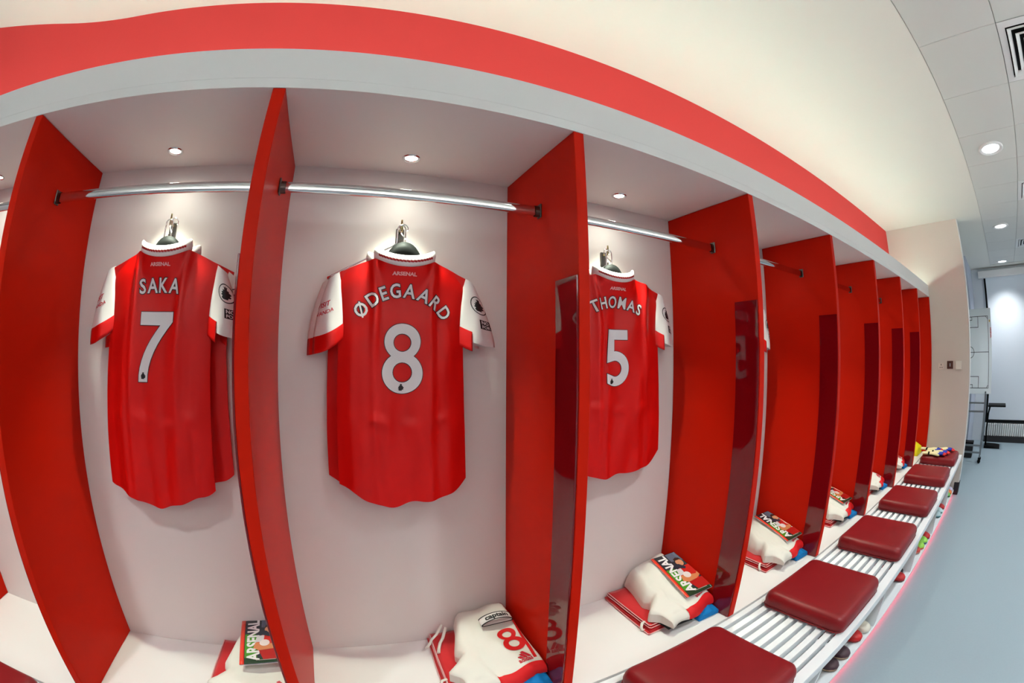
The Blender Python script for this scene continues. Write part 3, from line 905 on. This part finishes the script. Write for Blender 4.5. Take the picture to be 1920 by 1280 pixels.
    obj('side_stripe', strip((.905, .95), (.02, .86), .0016, 3, 40), M_hem, t)['label'] = 'red side stripe'
    lu, lv = .26, .42
    def pmap(u0, v0, rot, e=.0022):
        c, s_ = math.cos(rot), math.sin(rot)
        return lambda a, b: surf(min(.995, max(.0, u0+(c*a-s_*b)/lu)), min(.99, max(0, v0-(s_*a+c*b)/lv)), e)
    decal('maker_mark', adidas_mark(.062), M_printr, t, pmap(.79, .845, .12), .008)
    if num:
        n_ = decal('number_print', xf(shape2d(number_poly(num)), 0, -.106*.56, sx=.62, sy=.56), M_hem, t, pmap(.755, .60, .20), .008); n_['label'] = 'red number eight'
    if string:
        bm = bmesh.new()
        add_tube(bm, [(.520, .440, .095), (.492, .425, .060), (.470, .415, .045), (.455, .390, .041), (.440, .372, .040)], .004, 6, sx=1.6)
        add_tube(bm, [(.530, .425, .090), (.510, .400, .058), (.495, .385, .046), (.482, .355, .042), (.474, .330, .041)], .004, 6, sx=1.6)
        obj('drawstring', bm, M_cotton, t)
    if armband:
        t2 = thing('armband', 'white captain armband with black edges on the number eight shorts', 'armband', (X0+.690, .322, S+h(.66, .33)+.0005), .05)
        L_, hh, dp = .058, .019, .036
        def loop(a):
            return L_*math.cos(a), hh*math.sin(a)*(1 if math.sin(a) > 0 else .8)
        n = 36; rows = []
        tilt = math.radians(38)
        def ab(a, d, o=0.0):
            x, zz = loop(a); k_ = 1+o
            yy = (d-.5)*dp
            # tube axis leans up toward the back so the mouth faces the aisle
            return (x*k_, yy*math.cos(tilt*.6) - (zz*k_)*math.sin(tilt)*.6, .012 + zz*k_ + yy*math.sin(tilt*.6)*.6 + .008*(1-(x/L_)**2))
        rows = [[ab(2*PI*i/n, d, o) for i in range(n)] for d, o in ((0, 0), (1, 0), (1, .03), (0, .03))]
        rows.append(rows[0])
        bm = grid_tube(rows); bmesh.ops.recalc_face_normals(bm, faces=bm.faces[:])
        obj('band', bm, M_shirtw, t2)
        for d0, d1 in ((-.01, .09), (.91, 1.01)):
            rows = [[ab(2*PI*i/n, d, o) for i in range(n)] for d, o in ((d0, -.01), (d1, -.01), (d1, .045), (d0, .045))]; rows.append(rows[0])
            bm = grid_tube(rows); bmesh.ops.recalc_face_normals(bm, faces=bm.faces[:]); obj('edging', bm, M_printk, t2)
        def amap(a, b):
            x = max(-.99, min(.99, a/L_)); q = ab(math.acos(x), .5 + b/dp, .05); return (q[0], q[1]-.0006, q[2]+.0014)
        decal('lettering', xf(text2d('captain', .030, .0011), 0, -.0085, sx=.98), M_printk, t2, amap, .006)
    if mag: magazine(k, h, P, where)
MAGM = {}
def magazine(k, h, P, where):
    t = thing('match_programme', 'match programme with red spine on shorts ' + where, 'magazine', (k*W, 0, S+.0005), 0, 'match programmes on the shorts')
    Lm, Wm = .272, .165
    bx, by = {0: (.572, .478), 2: (.655, .405)}.get(k, (.668, .410))
    rot = {0: .095, 2: -.06}.get(k, -.10)
    def base(a, b):   # a across from the spine, b up from the front edge
        c, s_ = math.cos(rot), math.sin(rot)
        fx, fy = bx, by-Lm
        x = fx + .0 + c*a - s_*(b-Lm); y = by - Lm + s_*a + c*(b) + (Lm-Lm*c)
        return x, y
    zs, zf = {0: (.105, .100), 2: (.146, .128)}.get(k, (.150, .135))
    drop = .10 if k != 0 else .02
    def hz(x, y):
        v = min(1, max(0, (.472-y)/.40)); xl = .572-.060*v; u = (x-xl)/(.776-xl)
        return h(min(.86, max(.1, u)), v)
    qs = [(i/6, j/8) for i in range(7) for j in range(9)]
    # least-squares plane under the booklet, lifted clear of the cloth
    import numpy as np
    A_ = np.array([[1, Wm*i, Lm*j] for i, j in qs]); B_ = np.array([hz(*base(Wm*i, Lm*j)) for i, j in qs])
    cf = np.linalg.lstsq(A_, B_, rcond=None)[0]; up_ = float((B_-A_@cf).max())*.75 + .0015
    def sp(a, b, e=0.0):
        x, y = base(a, b)
        z = float(cf[0]+cf[1]*a+cf[2]*b) + up_ + .003*math.sin(PI*b/Lm) + .003*(a/Wm)**2 + e
        return (min(x, .7915), y, z)
    def quadgrid(poly_a, poly_b, e0, e1, n1=8, n2=10):
        bm = bmesh.new(); lay = []
        for e in (e0, e1):
            lay.append([[bm.verts.new(sp(poly_a[0]+(poly_a[1]-poly_a[0])*i/n1, poly_b[0]+(poly_b[1]-poly_b[0])*j/n2, e)) for i in range(n1+1)] for j in range(n2+1)])
        for j in range(n2):
            for i in range(n1):
                bm.faces.new((lay[1][j][i], lay[1][j][i+1], lay[1][j+1][i+1], lay[1][j+1][i])).smooth = True
                bm.faces.new((lay[0][j][i], lay[0][j+1][i], lay[0][j+1][i+1], lay[0][j][i+1])).smooth = True
        bd = [(0, i) for i in range(n1)] + [(j, n1) for j in range(n2)] + [(n2, n1-i) for i in range(n1)] + [(n2-j, 0) for j in range(n2)]
        for a, b in zip(bd, bd[1:]+bd[:1]):
            bm.faces.new((lay[1][a[0]][a[1]], lay[0][a[0]][a[1]], lay[0][b[0]][b[1]], lay[1][b[0]][b[1]]))
        bmesh.ops.recalc_face_normals(bm, faces=bm.faces[:]); return bm
    obj('pages', quadgrid((.002, Wm-.002), (.002, Lm-.002), .0, .0046), M_printw, t)
    cov = obj('cover', quadgrid((0, Wm), (0, Lm), .0048, .0056), mat('programme_cover', (44, 50, 58), .22, .5), t)
    obj('spine', quadgrid((0, .016), (0, Lm), .0058, .0064, 2, 10), mat('programme_spine', (228, 62, 40), .3, .5), t)
    def mp(e): return lambda a, b: sp(min(Wm-.001, max(.001, a)), min(Lm-.001, max(.001, b)), e)
    def pr(name, polys, rgb, e, g=.02): decal(name, shape2d(polys), mat('print_' + '_'.join(map(str, rgb)), rgb, .25, .5), cov, mp(e), g)
    pr('grass_print', [[(.018, .002), (.064, .002), (.060, .17), (.018, .175)]], (70, 140, 40), .0062)
    pr('grass_print', [[(.018, .002), (Wm-.003, .002), (Wm-.003, .030), (.018, .034)]], (34, 62, 40), .0064)
    pr('sky_print', [[(.08, .215), (Wm-.003, .20), (Wm-.003, Lm-.003), (.08, Lm-.003)]], (92, 100, 118), .0062)
    v = xf(text2d('ARSENAL', .062, .0022), .0, 0, sx=.80)
    xs_ = [p[0] for p in v[0]]; sc = (Lm*.93)/(max(xs_)-min(xs_)); m_ = (max(xs_)+min(xs_))/2
    v = [((p[0]-m_)*sc, p[1]) for p in v[0]], v[1]
    decal('title_print', xf(v, .070, Lm*.52, PI/2), M_printw, cov, mp(.0068), .014)
    # a footballer in red hugging a ball
    pr('figure_print', [[(.070, .070), (.155, .075), (.158, .015), (.085, .020)]], (176, 32, 28), .0072)
    pr('figure_print', [[(.060, .125), (.085, .165), (.150, .170), (.160, .110), (.130, .070), (.070, .080)]], (196, 40, 34), .0073)
    pr('sleeve_print', [[(.056, .120), (.064, .158), (.092, .160), (.088, .118)]], (206, 204, 208), .0076)
    pr('arm_print', [[(.050, .086), (.058, .118), (.088, .112), (.135, .100), (.150, .112), (.152, .088), (.120, .074), (.070, .070)]], (204, 128, 84), .0078)
    pr('ball_print', [ellipse(.092, .112, .019, .019, 18)], (226, 214, 212), .0080)
    pr('head_print', [ellipse(.112, .196, .019, .025, 18)], (206, 146, 112), .0080)
    pr('hair_print', [[(.092, .200), (.096, .224), (.112, .231), (.128, .224), (.132, .202), (.124, .212), (.100, .212)]], (60, 44, 38), .0084)
    pr('glove_print', [[(.066, .178), (.076, .192), (.100, .186), (.120, .158), (.112, .148), (.090, .158)]], (40, 50, 64), .0086)
    pr('credit_print', [[(.060, .014), (.130, .012), (.130, .016), (.060, .018)]], (150, 150, 140), .0086)
pile(0, 3, None, True, tall=.80)
pile(1, 8, '8', False, armband=True, string=True, tall=1.0)
pile(2, 12, None, True, black=True, tall=1.15)
pile(3, 15, None, True, tall=1.15)
pile(4, 21, None, True, black=True, tall=1.1, tagloop=False)
pile(5, 27, None, False, black=True, tall=1.1, tagloop=False)
pile(6, 33, None, False, tall=1.1, tagloop=False)
# yellow kit in the last bay
bm, _ = cloth_heap(((.52, .36), (.77, .36), (.77, .055), (.50, .06)), lambda u, v: .020+.155*math.sqrt(max(0, 1-(2*u-1)**4))*min(1, .35+1.6*min(v*1.6, 1-v)) + .010*math.sin(9*u+6*v), 20, .001)
g = obj('folded_kit', bm, mat('yellow_fabric', (232, 220, 30), .7, .2), None, (7*W, 0, S+.0005)); tag(g, 'bright yellow folded goalkeeper kit in the last bay', 'clothing')

# ------------------------------------------------------------------ goalkeeper gloves
M_glove = mat('cream_glove_foam', (226, 214, 164), .7, .25, noise=.05, nscale=40)
M_glblue = mat('blue_glove_fabric', (30, 56, 170), .6, .3); M_glred = mat('red_glove_tip', (220, 44, 40), .6, .3)
def glove(label, loc, rot, mirror=1):
    t = thing('goalkeeper_glove', label, 'glove', loc, rot, 'goalkeeper gloves on the last cushion')
    def blob(pts, name, m):
        bm = bmesh.new()
        for P0, rs in pts: add_tube(bm, P0, rs, 10, sx=1.25)
        k_ = .40 if name in ('palm', 'wrist_band', 'strap') else .85
        for v_ in bm.verts: v_.co.z = .018+(v_.co.z-.018)*k_
        return obj(name, bm, m, t)
    palm = [(([(0, .02, .016), (0, -.03, .018), (0, -.085, .017), (0, -.10, .014)]), [.030, .040, .042, .030])]
    p_ = blob(palm, 'palm', M_glove)
    blob([([(0, .105, .017), (0, .08, .018), (0, .03, .017), (0, .015, .016)], [.030, .034, .032, .030])], 'wrist_band', M_glove)
    blob([([(0, .036, .0172), (0, .026, .0172), (0, .016, .0172)], [.0335, .0345, .0330])], 'strap', M_blackf)
    for i, (x, L) in enumerate(((-.038, .080), (-.013, .095), (.013, .090), (.038, .070))):
        b = [(x*.9, -.080, .017), (x*1.05, -.100-L*.4, .022), (x*1.12, -.100-L*.62, .020)]
        blob([(b, [.013, .0125, .012])], 'finger', M_glblue)
        blob([([b[-1], (x*1.15, -.100-L*.85, .016), (x*1.15, -.100-L, .012)], [.0122, .0115, .006])], 'fingertip', M_glred)
    blob([([(mirror*.030, -.030, .018), (mirror*.062, -.065, .020), (mirror*.075, -.095, .017), (mirror*.078, -.108, .015)], [.014, .013, .012, .006])], 'thumb', M_glove)
gz = S+.0885
glove('cream goalkeeper glove with blue and red fingers at the back of the last cushion', (6.16, -.24, gz), .10)
glove('cream goalkeeper glove lying nearest the lockers, cuff toward the red panel', (6.09, -.105, gz+.004), -.05, -1)
glove('cream goalkeeper glove in the middle of the last cushion', (5.995, -.20, gz), .06)
glove('nearest cream goalkeeper glove on the last cushion', (5.90, -.165, gz), .12, -1)

# ------------------------------------------------------------------ boots on the low shelf
def boot_meshes():
    L = .285
    secs = []
    # y from heel (0) to toe (-L): half width, top height, bottom
    prof = [(0.0, .020, .050), (.012, .032, .082), (.05, .038, .092), (.09, .036, .086), (.13, .038, .070), (.18, .048, .066), (.22, .052, .059), (.25, .048, .052), (.272, .035, .042), (.285, .015, .030)]
    rows = []
    n = 14
    for d, w_, hgt in prof:
        row = []
        for i in range(n):
            a = 2*PI*i/n; c, s_ = math.cos(a), math.sin(a)
            z = .014 + (hgt-.014)*(.5+.5*s_) if s_ > -.3 else .014
            row.append((w_*math.copysign(abs(c)**.75, c)*(1 if s_ < .2 else 1-.35*s_), -d, .014+(hgt-.014)*max(0, (s_+.35)/1.35)))
        rows.append(row)
    bmu = grid_tube(rows, True, (True, True)); bmesh.ops.recalc_face_normals(bmu, faces=bmu.faces[:])
    rows = []
    for z, k in ((.006, .88), (.010, 1.0), (.0165, 1.04), (.018, .98)):
        ring = []
        pr = [(d, w_) for d, w_, _ in prof]
        ring = [(w_*k, -d, z) for d, w_ in pr] + [(-w_*k, -d, z) for d, w_ in reversed(pr)]
        rows.append(ring)
    bms = grid_tube(rows, True, (True, True))
    for (x, d) in ((-.026, .03), (.026, .03), (-.026, .07), (.026, .07), (-.034, .17), (.034, .17), (-.032, .215), (.032, .215), (0, .255)):
        R = add_lathe(bms, [(.0065, .0075), (.0045, .0003), (.0005, 0)], 8, (x, -d, 0))
    bmesh.ops.recalc_face_normals(bms, faces=bms.faces[:])
    bml = bmesh.new()
    for i in range(5):
        d = .115+.018*i; z = .080-.0055*i; add_tube(bml, [(-.020, -d, z-.006), (0, -d-.002, z+.001), (.020, -d, z-.006)], .0022, 6)
    bmc = bmesh.new(); add_lathe(bmc, [(.030, 0), (.026, .004), (.018, .002), (.004, -.004)], 16)
    for v in bmc.verts: v.co = Vector((v.co.x*.75, v.co.y*1.25-.055, .089+v.co.z))
    out = []
    for nm_, b in (('upper', bmu), ('sole', bms), ('laces', bml), ('ankle_opening', bmc)):
        me = bpy.data.meshes.new('boot_' + nm_); b.to_mesh(me); b.free(); me.materials.append(None); out.append((nm_, me))
    return out
BM = boot_meshes()
def boot(x, label, up, so, lace=(220, 220, 220), y=-.474, rot=0.0, z=.0552, extra=None):
    t = thing('football_boot', label, 'shoe', (x, y+.285, z), rot, 'football boots on the low shelf')
    for nm_, me in BM:
        o_ = obj(nm_, me, None, t)
        c_ = {'upper': up, 'sole': so, 'laces': lace, 'ankle_opening': (30, 26, 28)}[nm_]
        m_ = mat('boot_' + '_'.join(map(str, c_)), c_, .38, .5)
        o_.material_slots[0].link = 'OBJECT'; o_.material_slots[0].material = m_
    if extra:
        rows = []
        for d, w_, z1 in ((.150, .0435, .0665), (.168, .0460, .0625), (.186, .0478, .0575)):
            rows.append([(w_*math.copysign(abs(math.cos(a))**.75, math.cos(a))*(1 if math.sin(a) < .2 else 1-.35*math.sin(a)), -d, .0155+(z1-.0155)*max(0, (math.sin(a)+.2)/1.2)) for a in [PI*i/12*1.0 for i in range(13)]])
        obj('band', grid_tube(rows, False), mat('boot_' + '_'.join(map(str, extra)), extra, .38, .5), t)
boot(2.865, 'dark maroon football boot with tan sole, nearest on the low shelf', (70, 44, 52), (150, 124, 100), (60, 40, 46), -.468, .10)
boot(2.985, 'dark maroon football boot with tan sole, second on the low shelf', (72, 46, 56), (150, 124, 100), (60, 40, 46), -.474, .12)
boot(3.160, 'red football boot beside a cream boot under the second cushion', (196, 24, 26), (150, 20, 24), (150, 20, 20), -.466, .14)
boot(3.290, 'cream football boot beside the bench upright under the second cushion', (222, 216, 200), (200, 200, 190), (90, 90, 92), -.472, .05, extra=(206, 206, 198))
boot(4.000, 'red football boot with a white band under the third cushion', (196, 26, 26), (120, 18, 24), (230, 226, 224), -.470, .10, extra=(228, 224, 222))
boot(4.105, 'black and red football boot beside the red and white one', (30, 22, 24), (150, 20, 24), (200, 30, 30), -.420, .06)
boot(4.500, 'brick red football boot before the lime green pair', (190, 60, 48), (190, 130, 116), (220, 120, 100), -.462, .16)
boot(4.612, 'lime green football boot, nearer of the pair', (160, 220, 80), (200, 90, 60), (70, 120, 150), -.474, .12)
boot(4.740, 'lime green football boot, farther of the pair', (150, 214, 84), (60, 90, 130), (70, 120, 150), -.476, .10)
boot(4.850, 'red football boot beyond the lime green pair', (192, 26, 30), (110, 20, 26), (150, 30, 30), -.476, .10)
boot(5.440, 'white and teal football boot, nearer of the pair', (178, 206, 210), (40, 110, 116), (40, 120, 120), -.474, .10, extra=(60, 140, 140))
boot(5.560, 'white and teal football boot, farther of the pair', (186, 212, 216), (40, 120, 110), (40, 120, 120), -.474, .10, extra=(64, 150, 130))
boot(5.690, 'red football boot with white stripe before the last upright', (188, 26, 32), (120, 18, 24), (235, 230, 230), -.474, .10, extra=(232, 228, 226))
boot(6.140, 'green and white football boot in the last shoe bay', (120, 190, 96), (30, 60, 40), (30, 30, 30), -.474, .10, extra=(224, 230, 222))
boot(6.250, 'orange football boot in the last shoe bay', (232, 120, 34), (220, 100, 30), (230, 140, 60), -.476, .08)
boot(6.370, 'pale lilac football boot in the last shoe bay by the wall', (206, 200, 226), (150, 140, 190), (120, 100, 180), -.470, .06)

# ------------------------------------------------------------------ plates on the end wall
def plate(y0, y1, z0, z1, label, m, kind):
    t = thing('wall_plate', label, 'wall plate', (XE, (y0+y1)/2, (z0+z1)/2), 0, 'electrical plates on the end wall')
    w_, h_ = abs(y1-y0)/2, abs(z1-z0)/2
    obj('plate', box(-.010 if kind != 2 else -.024, -.0003, -w_, w_, -h_, h_, .003, 2), m, t)
    if kind == 0:
        bm = bmesh.new()
        for yy, zz, a, b in ((0, .018, .004, .009), (-.013, -.012, .008, .003), (.013, -.012, .008, .003)): add_box(bm, -.0112, -.0098, yy-a, yy+a, zz-b, zz+b)
        obj('socket_hole', bm, M_dark, t)
    elif kind == 1:
        obj('rocker', box(-.0135, -.0095, -.007, .007, -.018, .018, .002, 1), M_greyc, t)
    else:
        obj('lid', box(-.0275, -.0243, -w_*.9, w_*.9, -h_*.9, h_*.9, .002, 1), m, t)
plate(-.178, -.091, 1.374, 1.449, 'ivory socket plate on the end wall, nearest the lockers', M_ivory, 0)
plate(-.300, -.217, 1.383, 1.469, 'dark brown switch plate on the end wall, middle of three', M_brown, 1)
plate(-.418, -.335, 1.375, 1.470, 'blank cream box plate on the end wall, nearest the corner', M_cream, 2)

# ------------------------------------------------------------------ far end of the room
t = thing('projection_screen', 'large white pull-down projection screen on the far wall', 'screen', (XF, -1.9, 0))
obj('housing', box(-.15, -.012, -1.25, 1.325, 2.835, 2.960, .008, 2), M_white, t)
obj('sheet', box(-.062, -.058, -1.12, 1.165, .385, 2.835), M_screen, t)
for y in (-1.16, 1.165): obj('border', box(-.063, -.057, y, y+.042, .385, 2.835), M_black, t)
obj('bottom_bar', box(-.070, -.050, -1.16, 1.207, .335, .385, .004, 1), M_black, t)
t = thing('radiator', 'low white finned radiator with dark plinth under the projection screen', 'radiator', (XF, -1.9, 0))
obj('plinth', box(-.125, -.055, -1.2, 1.20, 0.0005, .105, .003, 1), M_dark, t)
obj('back_plate', box(-.050, -.03, -1.2, 1.20, .106, .32), M_rad, t)
fin = None
for i in range(48):
    y = -1.19 + .05*i
    if fin is None: fin = obj('fin', box(-.105, -.0505, 0, .036, .106, .32, .007, 2), M_rad, t, (0, y, 0))
    else:
        q = fin.copy(); COL.objects.link(q); q.location = (0, y, 0)
obj('support', box(-.055, -.0005, -.9, .9, .08, .1055), M_dark, t)
# cantilever side table
t = thing('side_table', 'black cantilever side table standing before the radiator', 'table', (9.6, -.93, 0))
obj('top', box(-.20, .20, -.20, .18, .672, .700, .008, 2), M_black, t)
rows = [[(-.03, .150+dy, z), (.03, .150+dy, z), (.03, .185+dy, z), (-.03, .185+dy, z)] for z, dy in ((.0305, -.005), (.30, .01), (.55, .0), (.6715, -.03))]
obj('post', grid_tube(rows, True, (True, True)), M_black, t)
rows = [[(-.20, y, 0.0005), (.20, y, 0.0005), (.18, y, z), (-.18, y, z)] for y, z in ((-.15, .012), (-.05, .024), (.19, .030))]
obj('foot', grid_tube(rows, True, (True, True)), M_black, t)
# tactics whiteboard on a castor frame
t = thing('tactics_board', 'tall white tactics board marked with a football pitch, on a wheeled steel frame', 'whiteboard', (8.30, -.40, 0))
obj('board', box(-.012, .012, -.41, .41, .97, 2.165, .003, 1), M_board, t)
def bmark(polys, name, m=M_printk, e=-.0135): decal(name, shape2d(polys), m, t, lambda a, b: (e, -a, b), 0)
def frame(x0, x1, z0, z1, w_=.008): return [[(x0, z0), (x1, z0), (x1, z1), (x0, z1)], [(x0+w_, z0+w_), (x1-w_, z0+w_), (x1-w_, z1-w_), (x0+w_, z1-w_)]]
bmark(frame(-.355, .355, 1.050, 2.058), 'touchline')
bmark([[(-.347, 1.551), (.347, 1.551), (.347, 1.559), (-.347, 1.559)]], 'halfway_line')
bmark([ellipse(0, 1.555, .085, .085, 40), ellipse(0, 1.555, .077, .077, 40)], 'centre_circle')
for z0, z1, g0, g1 in ((1.050, 1.218, 1.050, 1.105), (1.90, 2.058, 2.003, 2.058)):
    bmark(frame(-.172, .172, z0, z1), 'penalty_area', e=-.0137); bmark(frame(-.062, .062, g0, g1), 'goal_area', e=-.0139)
for sx in (-1, 1):
    for sz, zc in ((1, 1.054), (-1, 2.054)):
        arc = [(sx*(.351-.034*math.cos(a)), zc+sz*.034*math.sin(a)) for a in [PI/2*i/8 for i in range(9)]] + [(sx*(.351-.027*math.cos(a)), zc+sz*.027*math.sin(a)) for a in [PI/2*i/8 for i in range(8, -1, -1)]]
        bmark([arc], 'corner_arc')
v = xf(text2d('ARSENAL', .036, .001), 0, 0); v = xf(v, .385, 1.82, -PI/2)
decal('board_lettering', v, M_printr, t, lambda a, b: (-.0137, -a, b), 0)
bmark([ellipse(.381, 1.985, .012, .018, 14)], 'board_crest', mat('gold_print', (206, 170, 90), .5, .4), -.0137)
for yy in (-.31, .31):
    for xx in (-.10, .10): obj('post', box(xx-.014, xx+.014, yy-.014, yy+.014, .085, .9695 if abs(xx) < 0 else .968), M_steel, t)
for yy in (-.31, .31):
    obj('side_bar', box(-.115, .115, yy-.012, yy+.012, .985, 1.010), M_steel, t)
    for zz in (.16, .40):
        obj('side_bar', box(-.086, .086, yy-.010, yy+.010, zz, zz+.022), M_steel, t)
for zz in (.14, .24, .72, .84):
    obj('crossbar', box(-.112, -.090, -.295, .295, zz, zz+.025), M_steel, t)
for yy in (-.31, .31):
    for xx in (-.10, .10):
        bm = bmesh.new(); add_tube(bm, [(xx-.012, yy, .030), (xx+.012, yy, .030)], .0295, 14); add_tube(bm, [(xx, yy, .045), (xx, yy, .0848)], .010, 8)
        obj('castor', bm, M_black, t)
t = thing('equipment_case', 'dark equipment case on the floor behind the tactics board frame', 'case', (8.62, -.30, 0))
obj('body', box(-.10, .10, -.25, .15, .0005, .20, .012, 2), M_dark, t); obj('lid', box(-.102, .102, -.252, .152, .2003, .235, .008, 2), M_black, t)
obj('handle', box(-.112, -.1005, -.10, 0, .09, .11, .003, 1), M_steel, t)
